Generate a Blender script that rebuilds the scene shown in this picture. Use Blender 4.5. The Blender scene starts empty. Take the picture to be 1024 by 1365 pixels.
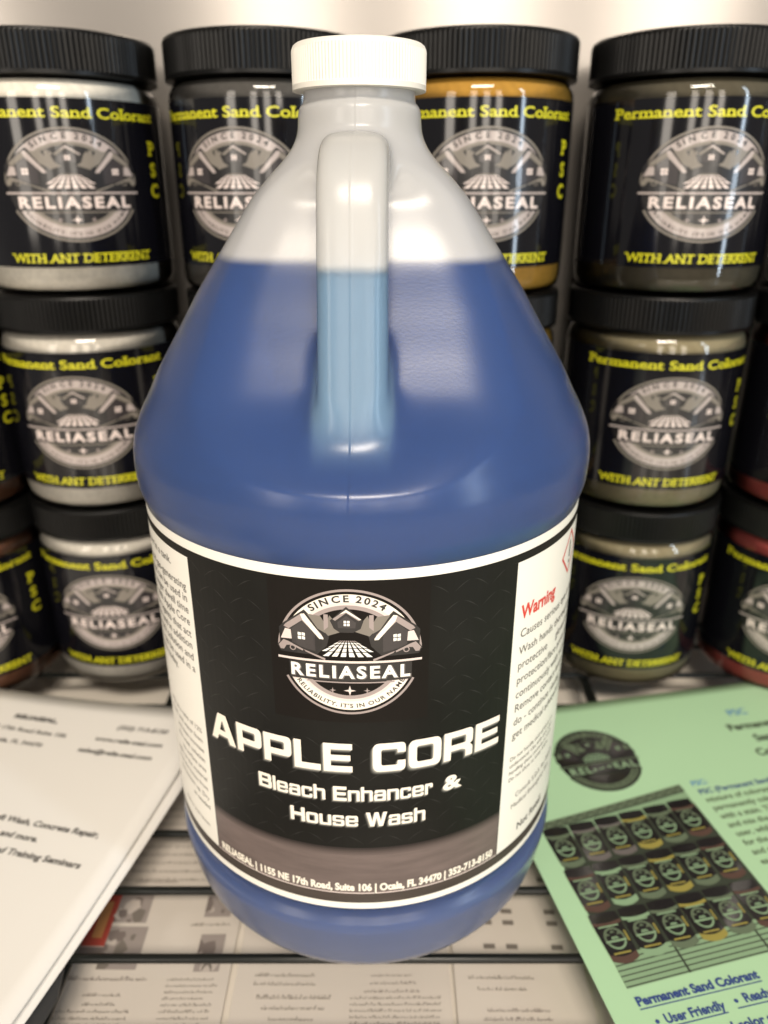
import bpy, bmesh, math, random
from math import sin, cos, pi, radians
from mathutils import Vector, Matrix
from mathutils.geometry import tessellate_polygon
random.seed(7)
S = 0.001                      # every length below is in millimetres
scene = bpy.context.scene
C = bpy.data.collections.new('place'); scene.collection.children.link(C)

# ------------------------------------------------------------------ camera
cam = bpy.data.cameras.new('camera')
cam.sensor_fit = 'HORIZONTAL'; cam.sensor_width = 6.8; cam.lens = 6.848
cam.clip_start = 0.01; cam.clip_end = 50
cam.dof.use_dof = True; cam.dof.focus_distance = 0.212; cam.dof.aperture_fstop = 2.5
co = bpy.data.objects.new('camera', cam); C.objects.link(co)
co.location = (0, -0.25994, 0.26176); co.rotation_euler = (pi/2 - 0.4022, 0, 0)
scene.camera = co

# ------------------------------------------------------------------ world and lamps
w = bpy.data.worlds.new('World'); scene.world = w; w.use_nodes = True
bg = w.node_tree.nodes['Background']
bg.inputs['Color'].default_value = (1.0, .93, .84, 1); bg.inputs['Strength'].default_value = .22
def area(name, loc, target, sx, sy, watt, col, shape='RECTANGLE'):
    l = bpy.data.lights.new(name, 'AREA'); l.shape = shape; l.size = sx; l.size_y = sy
    l.energy = watt; l.color = col
    o = bpy.data.objects.new(name, l); C.objects.link(o); o.location = loc
    o.rotation_euler = (Vector(target) - Vector(loc)).to_track_quat('-Z', 'Y').to_euler()
    return o
WARM = (1, .89, .755)
area('ceiling_lamp', (.10, -1.46, 1.72), (0, .0, .1), .80, .34, 36, WARM)
area('ceiling_downlight', (-.11, -1.36, 1.66), (0, 0, .1), .12, .12, 3.8, WARM, 'DISK')
area('ceiling_downlight', (.11, -1.36, 1.66), (0, 0, .1), .12, .12, 3.8, WARM, 'DISK')
for x, y, wd, p in ((-.37, -2.5, .32, 15), (.33, -2.5, .34, 16), (1.01, -2.5, .32, 16), (-1.6, -2.2, .5, 22)):
    area('room_lamp', (x, y, .78), (x*.2, .2, .7), wd, 1.36, p*.65, (1, .90, .78))
area('window_light', (1.9, -1.45, .8), (0, .15, .6), .13, 1.9, 16, (.72, .86, 1))
scene.view_settings.view_transform = 'Standard'; scene.view_settings.look = 'None'
scene.view_settings.exposure = .06; scene.view_settings.gamma = 1
scene.render.engine = 'CYCLES'
cy = scene.cycles
cy.max_bounces = 14; cy.diffuse_bounces = 6; cy.glossy_bounces = 4; cy.transmission_bounces = 8; cy.transparent_max_bounces = 16
cy.caustics_reflective = False; cy.caustics_refractive = False; cy.sample_clamp_indirect = 4

# ------------------------------------------------------------------ materials
def lin(r, g, b):
    f = lambda c: (c/255/12.92) if c/255 <= .04045 else ((c/255+.055)/1.055)**2.4
    return (f(r), f(g), f(b), 1)
def mat(name, col, rough=.5, metal=0, spec=.5, coat=0, noise=None, bump=None):
    """noise=(scale, amount) varies the colour, bump=(scale, distance_mm, strength)"""
    m = bpy.data.materials.new(name); m.use_nodes = True
    nt = m.node_tree; b = nt.nodes['Principled BSDF']
    b.inputs['Base Color'].default_value = col; b.inputs['Roughness'].default_value = rough
    b.inputs['Metallic'].default_value = metal; b.inputs['Specular IOR Level'].default_value = spec
    b.inputs['Coat Weight'].default_value = coat; b.inputs['Coat Roughness'].default_value = .06
    tc = nt.nodes.new('ShaderNodeTexCoord')
    if noise:
        n = nt.nodes.new('ShaderNodeTexNoise'); n.inputs['Scale'].default_value = noise[0]; n.inputs['Detail'].default_value = 5
        if len(noise) > 2:
            mp = nt.nodes.new('ShaderNodeMapping'); mp.inputs['Scale'].default_value = noise[2]
            nt.links.new(tc.outputs['Object'], mp.inputs[0]); nt.links.new(mp.outputs[0], n.inputs['Vector'])
        else: nt.links.new(tc.outputs['Object'], n.inputs['Vector'])
        r = nt.nodes.new('ShaderNodeMapRange'); r.inputs[1].default_value = .3; r.inputs[2].default_value = .7
        r.inputs[3].default_value = 1-noise[1]; r.inputs[4].default_value = 1+noise[1]
        nt.links.new(n.outputs['Fac'], r.inputs[0])
        mx = nt.nodes.new('ShaderNodeVectorMath'); mx.operation = 'SCALE'; mx.inputs[0].default_value = col[:3]
        nt.links.new(r.outputs[0], mx.inputs['Scale']); nt.links.new(mx.outputs[0], b.inputs['Base Color'])
    if bump:
        n = nt.nodes.new('ShaderNodeTexNoise'); n.inputs['Scale'].default_value = bump[0]; n.inputs['Detail'].default_value = 2
        nt.links.new(tc.outputs['Object'], n.inputs['Vector'])
        bp = nt.nodes.new('ShaderNodeBump'); bp.inputs['Distance'].default_value = bump[1]*S; bp.inputs['Strength'].default_value = bump[2]
        nt.links.new(n.outputs['Fac'], bp.inputs['Height']); nt.links.new(bp.outputs[0], b.inputs['Normal'])
    return m

def frosted(name, col, steps, rough=.27):
    """thin frosted plastic: part of the light scattered back, the rest let through.
    steps = (height mm, share scattered back): plastic wetted by liquid on its inside scatters less; the base share is raised to paint in light"""
    m = bpy.data.materials.new(name); m.use_nodes = True; nt = m.node_tree; nt.nodes.clear()
    N = nt.nodes.new; L = nt.links.new
    out = N('ShaderNodeOutputMaterial'); d = N('ShaderNodeBsdfDiffuse'); t = N('ShaderNodeBsdfTranslucent')
    g = N('ShaderNodeBsdfGlossy'); fr = N('ShaderNodeFresnel'); m1 = N('ShaderNodeMixShader'); m2 = N('ShaderNodeMixShader')
    tc = N('ShaderNodeTexCoord'); n = N('ShaderNodeTexNoise'); n.inputs['Scale'].default_value = 1250; n.inputs['Detail'].default_value = 1
    n2 = N('ShaderNodeTexNoise'); n2.inputs['Scale'].default_value = 45; n2.inputs['Detail'].default_value = 2
    ad = N('ShaderNodeMath'); ad.operation = 'MULTIPLY_ADD'; ad.inputs[1].default_value = 1.6
    bp = N('ShaderNodeBump'); bp.inputs['Distance'].default_value = .013*S; bp.inputs['Strength'].default_value = .9
    L(tc.outputs['Object'], n.inputs['Vector']); L(tc.outputs['Object'], n2.inputs['Vector'])
    L(n2.outputs['Fac'], ad.inputs[0]); L(n.outputs['Fac'], ad.inputs[2])
    sx = N('ShaderNodeSeparateXYZ'); L(tc.outputs['Object'], sx.inputs[0])      # mould seam, a fine raised line down the middle
    ax = N('ShaderNodeMath'); ax.operation = 'ABSOLUTE'; L(sx.outputs['X'], ax.inputs[0])
    ms = N('ShaderNodeMapRange'); ms.interpolation_type = 'SMOOTHSTEP'; ms.inputs[1].default_value = 0; ms.inputs[2].default_value = .75*S
    ms.inputs[3].default_value = 6; ms.inputs[4].default_value = 0; L(ax.outputs[0], ms.inputs[0])
    as_ = N('ShaderNodeMath'); as_.operation = 'ADD'; L(ad.outputs[0], as_.inputs[0]); L(ms.outputs[0], as_.inputs[1])
    L(as_.outputs[0], bp.inputs['Height']); L(bp.outputs[0], d.inputs['Normal'])
    L(bp.outputs[0], g.inputs['Normal']); L(bp.outputs[0], fr.inputs['Normal'])
    d.inputs['Color'].default_value = col; t.inputs['Color'].default_value = col
    g.inputs['Roughness'].default_value = rough; fr.inputs['IOR'].default_value = 1.5
    sp = N('ShaderNodeSeparateXYZ'); L(tc.outputs['Object'], sp.inputs[0])
    wb = N('ShaderNodeMath'); wb.operation = 'MULTIPLY_ADD'; wb.inputs[1].default_value = 1.2*S; L(n2.outputs['Fac'], wb.inputs[0]); L(sp.outputs['Z'], wb.inputs[2])
    prev = None
    for (z0, a), (z1, b) in zip(steps, steps[1:]):      # sum of smooth steps
        if a == b: continue
        mr = N('ShaderNodeMapRange'); mr.interpolation_type = 'SMOOTHSTEP'
        mr.inputs[1].default_value = z0*S; mr.inputs[2].default_value = z1*S; mr.inputs[3].default_value = 0; mr.inputs[4].default_value = a-b
        L(wb.outputs[0], mr.inputs[0]); sm = N('ShaderNodeMath'); sm.operation = 'ADD'
        L(mr.outputs[0], sm.inputs[0])
        if prev: L(prev.outputs[0], sm.inputs[1])
        else: sm.inputs[1].default_value = 1-steps[0][1]
        prev = sm
    L(prev.outputs[0], m1.inputs[0])
    L(d.outputs[0], m1.inputs[1]); L(t.outputs[0], m1.inputs[2])
    L(fr.outputs[0], m2.inputs[0]); L(m1.outputs[0], m2.inputs[1]); L(g.outputs[0], m2.inputs[2])
    L(m2.outputs[0], out.inputs['Surface'])
    return m

def clear_plastic(name):
    m = bpy.data.materials.new(name); m.use_nodes = True; nt = m.node_tree; nt.nodes.clear()
    N = nt.nodes.new; L = nt.links.new
    out = N('ShaderNodeOutputMaterial'); tr = N('ShaderNodeBsdfTransparent'); g = N('ShaderNodeBsdfGlossy')
    fr = N('ShaderNodeFresnel'); fr.inputs['IOR'].default_value = 1.57; mx = N('ShaderNodeMixShader')
    tr.inputs['Color'].default_value = (.95, .95, .94, 1); g.inputs['Roughness'].default_value = .05
    L(fr.outputs[0], mx.inputs[0]); L(tr.outputs[0], mx.inputs[1]); L(g.outputs[0], mx.inputs[2]); L(mx.outputs[0], out.inputs['Surface'])
    return m

M = {}
M['shell'] = frosted('frosted_plastic', (.92, .92, .90, 1), [(0, .15), (27, .09), (38, .026), (240.4, .0261), (243.6, .43)])  # lowest steps paint a paler base, as if light came through from beneath
M['liquid'] = mat('blue_liquid', (.015, .105, .47, 1), .35, spec=.1)
def _depth_tint(m, deep, thin):
    # the liquid column is shallow inside the grip (in front of a slanting plane) and deep in the jug
    nt = m.node_tree; N = nt.nodes.new; L = nt.links.new
    def mth(op, a, b=None, c=None):
        q = N('ShaderNodeMath'); q.operation = op
        for k, v in enumerate((a, b, c)):
            if v is None: continue
            if isinstance(v, (int, float)): q.inputs[k].default_value = v
            else: L(v, q.inputs[k])
        return q.outputs[0]
    def mr(v, a, b):
        q = N('ShaderNodeMapRange'); q.interpolation_type = 'SMOOTHSTEP'; q.inputs[1].default_value = a; q.inputs[2].default_value = b; L(v, q.inputs[0]); return q.outputs[0]
    tc = N('ShaderNodeTexCoord'); sp = N('ShaderNodeSeparateXYZ'); L(tc.outputs['Object'], sp.inputs[0])
    plane = mth('SUBTRACT', mth('MULTIPLY_ADD', sp.outputs['Z'], .40, (-49-206*.40)*S), sp.outputs['Y'])
    f = mth('MULTIPLY', mr(plane, -2*S, 4*S), mr(sp.outputs['Z'], 190*S, 206*S))
    f = mth('MULTIPLY', f, mth('SUBTRACT', 1.0, mr(mth('ABSOLUTE', sp.outputs['X']), 9.3*S, 11.5*S)))
    mx = N('ShaderNodeMix'); mx.data_type = 'RGBA'; L(f, mx.inputs['Factor'])
    mx.inputs['A'].default_value = deep; mx.inputs['B'].default_value = thin
    L(mx.outputs['Result'], nt.nodes['Principled BSDF'].inputs['Base Color'])
_depth_tint(M['liquid'], (.015, .105, .47, 1), (.34, .62, 1.0, 1))
M['cap'] = mat('white_cap_plastic', (.76, .74, .68, 1), .40, spec=.4)
M['lid'] = mat('black_lid_plastic', (.003, .003, .003, 1), .33, spec=.24)
M['clear'] = clear_plastic('clear_jar_plastic')
M['jar_black'] = mat('black_label_print', (.004, .004, .006, 1), .10, spec=.45, coat=.25, bump=(30, .12, .5))
M['yellow'] = mat('yellow_print', (.62, .60, .02, 1), .3, coat=.5)
M['mauve'] = mat('mauve_print', (.33, .275, .265, 1), .3, coat=.5)
M['jar_pale'] = mat('dull_silver_print', (.42, .365, .35, 1), .3, coat=.5)
M['taupe'] = mat('taupe_print', (.20, .18, .155, 1), .3)
M['pale'] = mat('pale_print', (.72, .62, .59, 1), .3, coat=.5)
M['greyprint'] = mat('grey_print', (.14, .125, .12, 1), .3)
M['wallprint'] = mat('dark_grey_print', (.035, .030, .032, 1), .3, coat=.5)
M['ink'] = mat('black_ink', (.010, .009, .010, 1), .35, coat=.5)
M['silver'] = mat('silver_print', (.80, .74, .70, 1), .3, coat=.5)
M['white'] = mat('white_print', (.86, .85, .80, 1), .35)
M['cream'] = mat('cream_print', (.86, .80, .70, 1), .3)
M['label_white'] = mat('white_label_stock', (.82, .80, .735, 1), .36, spec=.3)
M['label_dark'] = mat('charcoal_label_print', (.009, .009, .008, 1), .42, spec=.14, noise=(30, .25))
M['label_line'] = mat('embossed_line_print', (.027, .027, .025, 1), .42, spec=.2)
M['label_square'] = mat('black_square_print', (.008, .0065, .0055, 1), .40, spec=.14)
M['band'] = mat('brushed_mauve_print', (.135, .105, .098, 1), .42, spec=.3, noise=(60, .16, (1, 1, 6)))
for _i, _f in enumerate((.22, .42, .62, .82)): M['band_'+'abcd'[_i]] = mat('fading_mauve_print', (.135*_f, .105*_f, .098*_f, 1), .42, spec=.25)
M['strip'] = mat('brown_strip_print', (.055, .044, .038, 1), .42, spec=.3, noise=(40, .2, (1, 1, 8)))
M['shadow'] = mat('soft_grey_print', (.17, .17, .15, 1), .4)
M['shadow2'] = mat('dim_grey_print', (.075, .075, .068, 1), .4)
for _k, _v in enumerate((.022, .045, .085, .15, .26)): M['fade%d' % _k] = mat('fading_grey_print', (_v, _v, _v*.92, 1), .42, spec=.2)
M['red'] = mat('red_print', (.62, .04, .03, 1), .4)
M['text'] = mat('dark_text_print', (.10, .095, .09, 1), .5)
M['blue'] = mat('blue_print', (.03, .06, .22, 1), .5)
M['bluelite'] = mat('light_blue_print', (.12, .28, .48, 1), .5)
M['paper'] = mat('white_paper', (.80, .775, .73, 1), .55, spec=.25, bump=(60, .2, .25))
M['green'] = mat('green_paper', (.41, .635, .39, 1), .5, spec=.3, bump=(60, .2, .25))
M['pgreen'] = mat('pale_green_print', (.24, .37, .22, 1), .5)
M['dgreen'] = mat('dark_green_print', (.035, .045, .030, 1), .5)
M['mgreen'] = mat('mid_green_print', (.12, .16, .10, 1), .5)
M['gyellow'] = mat('ochre_print', (.30, .26, .06, 1), .5)
M['gred'] = mat('rust_print', (.09, .05, .038, 1), .5)
M['wire'] = mat('black_epoxy_wire', (.008, .009, .008, 1), .30, spec=.35)
M['wall'] = mat('satin_beige_wall', (.40, .37, .34, 1), .20, metal=.6, noise=(9, .05), bump=(12, .35, .4))
M['sleeve'] = mat('sleeved_sheet', (.66, .60, .53, 1), .22, coat=.4, noise=(9, .06), bump=(11, 2.2, .8))
M['board'] = mat('beige_board', (.80, .74, .65, 1), .25, noise=(8, .07), bump=(14, 1, .5))
M['grime'] = mat('dim_block_print', (.20, .175, .15, 1), .4)
M['picdark'] = mat('dim_picture_print', (.20, .165, .15, 1), .4)
M['picgrey'] = mat('picture_grey_print', (.34, .295, .27, 1), .4)
M['page_tone'] = mat('picture_light_print', (.52, .46, .41, 1), .4)
M['picred'] = mat('red_picture_print', (.42, .07, .05, 1), .4)
M['orange'] = mat('orange_print', (.55, .26, .10, 1), .4)
M['rubber'] = mat('dark_grey_plate', (.03, .031, .033, 1), .5)
def sand(n, c): return mat('sand_' + n, c, .8, spec=.2, noise=(420, .10), bump=(900, .3, .4))

# ------------------------------------------------------------------ helpers
def meshobj(name, verts, faces, mats, parent=None, fmat=None, smooth=False, loc=None):
    me = bpy.data.meshes.new(name)
    me.from_pydata([(v[0]*S, v[1]*S, v[2]*S) for v in verts], [], faces)
    for m in (mats if isinstance(mats, list) else [mats]): me.materials.append(m)
    if fmat: me.polygons.foreach_set('material_index', fmat)
    if smooth: me.polygons.foreach_set('use_smooth', [True]*len(me.polygons))
    me.update()
    o = bpy.data.objects.new(name, me); C.objects.link(o)
    if parent: o.parent = parent
    if loc: o.location = [c*S for c in loc]
    return o
def empty(name, loc=(0, 0, 0), rz=0):
    o = bpy.data.objects.new(name, None); C.objects.link(o); o.empty_display_size = .01
    o.location = [c*S for c in loc]; o.rotation_euler = (0, 0, rz); return o
def tag(o, label=None, cat=None, group=None, kind=None):
    for k, v in (('label', label), ('category', cat), ('group', group), ('kind', kind)):
        if v: o[k] = v
    return o
def lathe(name, prof, mats, parent=None, n=96, smooth=True, close_bottom=True, close_top=True, auto=None):
    V = []; F = []
    for r, z in prof:
        for i in range(n): a = 2*pi*i/n; V.append((r*cos(a), r*sin(a), z))
    for k in range(len(prof)-1):
        for i in range(n):
            j = (i+1) % n; F.append((k*n+i, k*n+j, (k+1)*n+j, (k+1)*n+i))
    if close_bottom: F.append(tuple(range(n-1, -1, -1)))
    if close_top: F.append(tuple((len(prof)-1)*n+i for i in range(n)))
    o = meshobj(name, V, F, mats, parent, smooth=smooth)
    return o
def ribbed(name, r, z0, z1, ribs, depth, m, parent, top_r, flange, per=4, rounding=1.2):
    """screw cap: ribbed skirt, smooth flange below, rounded shoulder above"""
    n = ribs*per; V = []; F = []
    prof = [(r-1.2, z0, 0), (r, z0+.15, 0), (r, z0+flange, 0), (r-.02, z0+flange+.25, 1), (r-.02, z1-rounding*1.4, 1), (r-.15, z1-rounding, .3),
            (r-.35*rounding, z1-.45*rounding, 0), (r-.8*rounding, z1-.12*rounding, 0), (top_r, z1, 0), (top_r-1.5, z1-.1, 0), (top_r-2.2, z1-.4, 0)]
    for rr, z, k in prof:
        for i in range(n):
            a = 2*pi*i/n; q = rr - k*depth*(1 if i % per in (0,) else (0.35 if i % per in (1, per-1) else 0))
            V.append((q*cos(a), q*sin(a), z))
    for k in range(len(prof)-1):
        for i in range(n):
            j = (i+1) % n; F.append((k*n+i, k*n+j, (k+1)*n+j, (k+1)*n+i))
    F.append(tuple(range(n-1, -1, -1))); F.append(tuple((len(prof)-1)*n+i for i in range(n)))
    return meshobj(name, V, F, m, parent, smooth=False)

# ------------------------------------------------------------------ glyphs: built-in sans face, cached as flat triangles
GC = {}
_tc = bpy.data.curves.new('type', 'FONT'); _to = bpy.data.objects.new('type', _tc); C.objects.link(_to)
_tc.resolution_u = 3
def _tmesh(s, off):
    _tc.body = s; _tc.offset = off; _tc.size = 1.0
    bpy.context.view_layer.update()
    dg = bpy.context.evaluated_depsgraph_get(); e = _to.evaluated_get(dg); me = e.to_mesh()
    v = [(a.co.x, a.co.y) for a in me.vertices]; me.calc_loop_triangles()
    f = [tuple(t.vertices) for t in me.loop_triangles]; e.to_mesh_clear(); return v, f
def _w(s, off):
    v, f = _tmesh(s, off); xs = [a[0] for a in v]; return (min(xs), max(xs)) if xs else (0, 0)
def glyph(ch, off=0.):
    k = (ch, off)
    if k not in GC:
        if ch == ' ':
            a = _w('H H', off); b = _w('HH', off); GC[k] = ([], [], (a[1]-a[0])-(b[1]-b[0]))
        else:
            v, f = _tmesh(ch, off); a = _w(ch, off); b = _w(ch+ch, off)
            GC[k] = (v, f, (b[1]-b[0])-(a[1]-a[0]))
    return GC[k]
CAPH = .729

# ------------------------------------------------------------------ extended bold display face (own outlines)
def rc(pts):
    """outline with rounded corners; a point is (x, y) or (x, y, radius)"""
    out = []; n = len(pts)
    for i in range(n):
        p = pts[i]; r = p[2] if len(p) > 2 else 0
        P = Vector(p[:2])
        if r <= 0: out.append((P.x, P.y)); continue
        A = Vector(pts[i-1][:2]); B = Vector(pts[(i+1) % n][:2])
        a = (A-P).normalized(); b = (B-P).normalized(); r = min(r, (A-P).length*.5, (B-P).length*.5)
        p0 = P+a*r; p1 = P+b*r
        for k in range(5):
            t = k/4; q = p0*(1-t)**2 + P*2*t*(1-t)*.0 + P*(2*t*(1-t)) + p1*t*t
            out.append((q.x, q.y))
    return out
def box(x0, y0, x1, y1, r=0): return [(x0, y0, r), (x1, y0, r), (x1, y1, r), (x0, y1, r)]
EXT = {
 'A': (1.45, [[(0,0),(.34,0),(.45,.2),(1.0,.2),(1.1,0),(1.45,0),(.96,1),(.49,1)], [(.55,.4),(.90,.4),(.75,.75),(.70,.75)]]),
 'P': (1.27, [[(0,0),(.31,0),(.31,.3),(1.27,.3,.2),(1.27,1,.2),(0,1)], [(.31,.51),(.95,.51,.07),(.95,.79,.07),(.31,.79)]]),
 'L': (1.13, [[(0,0),(1.13,0),(1.13,.22),(.31,.22),(.31,1),(0,1)]]),
 'E': (1.20, [[(0,0),(1.2,0),(1.2,.21),(.31,.21),(.31,.40),(1.12,.40),(1.12,.60),(.31,.60),(.31,.79),(1.2,.79),(1.2,1),(0,1)]]),
 'C': (1.29, [[(0,0,.26),(1.29,0,.24),(1.29,.37),(.97,.37),(.97,.22,.07),(.33,.22,.09),(.33,.78,.09),(.97,.78,.07),(.97,.65),(1.29,.65),(1.29,1,.24),(0,1,.26)]]),
 'O': (1.34, [box(0,0,1.34,1,.27), box(.33,.22,1.01,.78,.10)]),
 'R': (1.30, [[(0,0),(.31,0),(.31,.31),(.80,.31,.06),(.97,.25,.06),(.97,0),(1.29,0),(1.29,.33,.1),(1.16,.41,.02),(1.29,.5,.1),(1.29,1,.2),(0,1)], [(.31,.52),(.97,.52,.07),(.97,.79,.07),(.31,.79)]]),
 'B': (1.30, [[(0,0),(1.3,0,.2),(1.3,.49,.1),(1.21,.53,.02),(1.26,.58,.1),(1.26,1,.2),(0,1)], [(.31,.19),(.98,.19,.06),(.98,.41,.06),(.31,.41)], [(.31,.60),(.95,.60,.06),(.95,.81,.06),(.31,.81)]]),
 'H': (1.30, [[(0,0),(.31,0),(.31,.39),(.99,.39),(.99,0),(1.3,0),(1.3,1),(.99,1),(.99,.61),(.31,.61),(.31,1),(0,1)]]),
 'W': (1.86, [[(.37,0),(.73,0),(.93,.64),(1.13,0),(1.49,0),(1.86,1),(1.52,1),(1.31,.34),(1.10,1),(.76,1),(.55,.34),(.34,1),(0,1)]]),
 'l': (.27, [box(0,0,.27,1)]),
 'e': (1.05, [[(0,0,.18),(1.05,0,.16),(1.05,.23),(.78,.23),(.78,.15,.03),(.27,.15,.05),(.27,.31),(1.05,.31),(1.05,.76,.18),(0,.76,.18)], [(.27,.45),(.78,.45),(.78,.61,.05),(.27,.61,.05)]]),
 'a': (1.04, [[(0,0,.14),(1.04,0),(1.04,.76,.18),(.05,.76,.16),(.05,.53),(.31,.53),(.31,.61,.03),(.77,.61,.05),(.77,.47),(0,.47,.14)], [(.26,.14,.05),(.77,.14),(.77,.33),(.26,.33,.05)]]),
 'c': (.98, [[(0,0,.18),(.98,0,.18),(.98,.27),(.72,.27),(.72,.15,.04),(.27,.15,.06),(.27,.61,.06),(.72,.61,.04),(.72,.5),(.98,.5),(.98,.76,.18),(0,.76,.18)]]),
 'h': (1.03, [[(0,0),(.27,0),(.27,.6),(.76,.6,.06),(.76,0),(1.03,0),(1.03,.76,.18),(.27,.76),(.27,1),(0,1)]]),
 'n': (1.03, [[(0,0),(.27,0),(.27,.6),(.76,.6,.06),(.76,0),(1.03,0),(1.03,.76,.18),(0,.76)]]),
 'r': (.72, [[(0,0),(.27,0),(.27,.58,.04),(.48,.58),(.48,.46),(.72,.46),(.72,.76,.14),(0,.76)]]),
 'u': (1.03, [[(0,.76),(0,0,.18),(1.03,0),(1.03,.76),(.76,.76),(.76,.16),(.27,.16,.06),(.27,.76)]]),
 'o': (1.05, [box(0,0,1.05,.76,.19), box(.27,.16,.78,.6,.07)]),
 's': (1.0, [[(0,0,.14),(1,0,.15),(1,.45,.15),(.26,.45,.03),(.26,.62,.03),(.72,.62),(.72,.54),(.97,.54),(.97,.76,.15),(0,.76,.15),(0,.31,.15),(.74,.31,.03),(.74,.14,.03),(.27,.14),(.27,.23),(0,.23)]]),
}

# ------------------------------------------------------------------ flat print: polygons in (u, v) millimetres laid in thin layers on a sheet or round a cylinder
class Print:
    def __init__(s): s.V = []; s.F = []; s.mi = []; s.mats = []
    def m(s, k):
        if k not in s.mats: s.mats.append(k)
        return s.mats.index(k)
    def tri(s, vs, fs, k, lay):
        b = len(s.V); s.V += [(x, y, lay) for x, y in vs]; i = s.m(k)
        for f in fs: s.F.append(tuple(b+q for q in f)); s.mi.append(i)
    def poly(s, conts, k, lay):
        if not isinstance(conts[0][0], (list, tuple)): conts = [conts]
        vs = [p for c in conts for p in c]
        fs = tessellate_polygon([[Vector((p[0], p[1], 0)) for p in c] for c in conts])
        s.tri([p[:2] for p in vs], fs, k, lay)
    def rect(s, x0, y0, x1, y1, k, lay): s.tri([(x0, y0), (x1, y0), (x1, y1), (x0, y1)], [(0, 1, 2, 3)], k, lay)
    def ell(s, cx, cy, rx, ry, k, lay, n=72): s.poly([(cx+rx*cos(2*pi*i/n), cy+ry*sin(2*pi*i/n)) for i in range(n)], k, lay)
    def ring(s, cx, cy, rx, ry, f0, f1, a0, a1, k, lay, n=60):
        vs = []; fs = []
        for i in range(n+1):
            a = radians(a0+(a1-a0)*i/n)
            vs += [(cx+rx*f0*cos(a), cy+ry*f0*sin(a)), (cx+rx*f1*cos(a), cy+ry*f1*sin(a))]
            if i < n: fs.append((2*i, 2*i+2, 2*i+3, 2*i+1))
        s.tri(vs, fs, k, lay)
    def width(s, t, off=0., track=0): return sum(glyph(c, off)[2]+track for c in t)-track
    def text(s, t, x, y, h, k, lay, off=0., fit=None, anchor='l', slant=0, slab=False, xs=1., track=0):
        """h = capital height; fit = total width"""
        sc = h/CAPH; W = s.width(t, off, track)*sc*xs
        kx = xs
        if fit: kx = xs*fit/W; W = fit
        if anchor == 'r': x -= W
        if anchor == 'c': x -= W/2
        for c in t:
            v, f, adv = glyph(c, off)
            if v:
                s.tri([(x+(a*kx+b*slant)*sc, y+b*sc) for a, b in v], f, k, lay)
                if slab:
                    x0 = min(a for a, b in v); x1 = max(a for a, b in v); y1 = max(b for a, b in v)
                    if c in 'PmnrtalidTHIANRDEWC':
                        tops = c in 'PTHINRDEWAl'; sw = .15
                        feet = {'P': [x0+.07], 'T': [(x0+x1)/2], 'm': [x0+.07, (x0+x1)/2, x1-.07], 'n': [x0+.07, x1-.07], 'r': [x0+.07], 'l': [x0+.07], 'I': [x0+.07],
                                'H': [x0+.08, x1-.08], 'A': [x0+.05, x1-.05], 'N': [x0+.08, x1-.08], 'R': [x0+.08, x1-.04], 'D': [x0+.07], 'E': [x0+.07], 'a': [x1-.05], 'd': [x1-.05]}.get(c, [])
                        for fx in feet: s.rect(x+(fx-sw)*kx*sc, y-.01*sc, x+(fx+sw)*kx*sc, y+.09*sc, k, lay+.3)
                        if tops:
                            for fx in (feet if c not in 'AT' else []) or ([x0+.05, x1-.05] if c == 'W' else []):
                                s.rect(x+(fx-sw)*kx*sc, y+(y1-.09)*sc, x+(fx+sw*.8)*kx*sc, y+(y1+.01)*sc, k, lay+.3)
            x += (adv+track)*sc*kx
        return W
    def ext(s, t, x, y, h, k, lay, fit=None, gap=.12):
        ws = [EXT[c][0] if c in EXT else .6 for c in t]; W = sum(ws)+gap*(len(t)-1)
        kx = (fit/W) if fit else h
        for c, wd in zip(t, ws):
            if c in EXT: s.poly([[(x+a*kx, y+b*h) for a, b in rc(ct)] for ct in EXT[c][1]], k, lay)
            x += (wd+gap)*kx
    def arc(s, t, cx, cy, rx, ry, a0, a1, h, k, lay, off=0., xs=1., outward=True):
        """text along an ellipse from angle a0 to a1 (degrees)"""
        tot = s.width(t, off); acc = 0
        for c in t:
            v, f, adv = glyph(c, off); mid = acc+adv/2; a = radians(a0+(a1-a0)*mid/tot); acc += adv
            if not v: continue
            px, py = cx+rx*cos(a), cy+ry*sin(a); rot = a-pi/2 if outward else a+pi/2; sc = h/CAPH
            vs = []
            for q, b in v:
                lx = (q-adv/2)*sc*xs; ly = (b-CAPH/2)*sc
                vs.append((px+lx*cos(rot)-ly*sin(rot), py+lx*sin(rot)+ly*cos(rot)))
            s.tri(vs, f, k, lay)
    def build(s, name, parent, mapper, step=None, base=.1, dh=.04, rows=None):
        me = bpy.data.meshes.new(name); bm = bmesh.new()
        bv = [bm.verts.new(v) for v in s.V]
        for f, i in zip(s.F, s.mi):
            if len(set(f)) < 3: continue
            try: fc = bm.faces.new([bv[q] for q in f]); fc.material_index = i
            except ValueError: pass
        bm.normal_update()
        for fc in bm.faces:
            if fc.normal.z < 0: fc.normal_flip()
        if step:
            lo = min(v.co.x for v in bm.verts); hi = max(v.co.x for v in bm.verts)
            k = math.ceil(lo/step)*step+.0137
            while k < hi:
                near = [f for f in bm.faces if min(v.co.x for v in f.verts) < k < max(v.co.x for v in f.verts)]
                if near:
                    g = set(near)
                    for f in near: g.update(f.edges); g.update(f.verts)
                    bmesh.ops.bisect_plane(bm, geom=list(g), plane_co=(k, 0, 0), plane_no=(1, 0, 0), dist=1e-5)
                k += step
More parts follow.
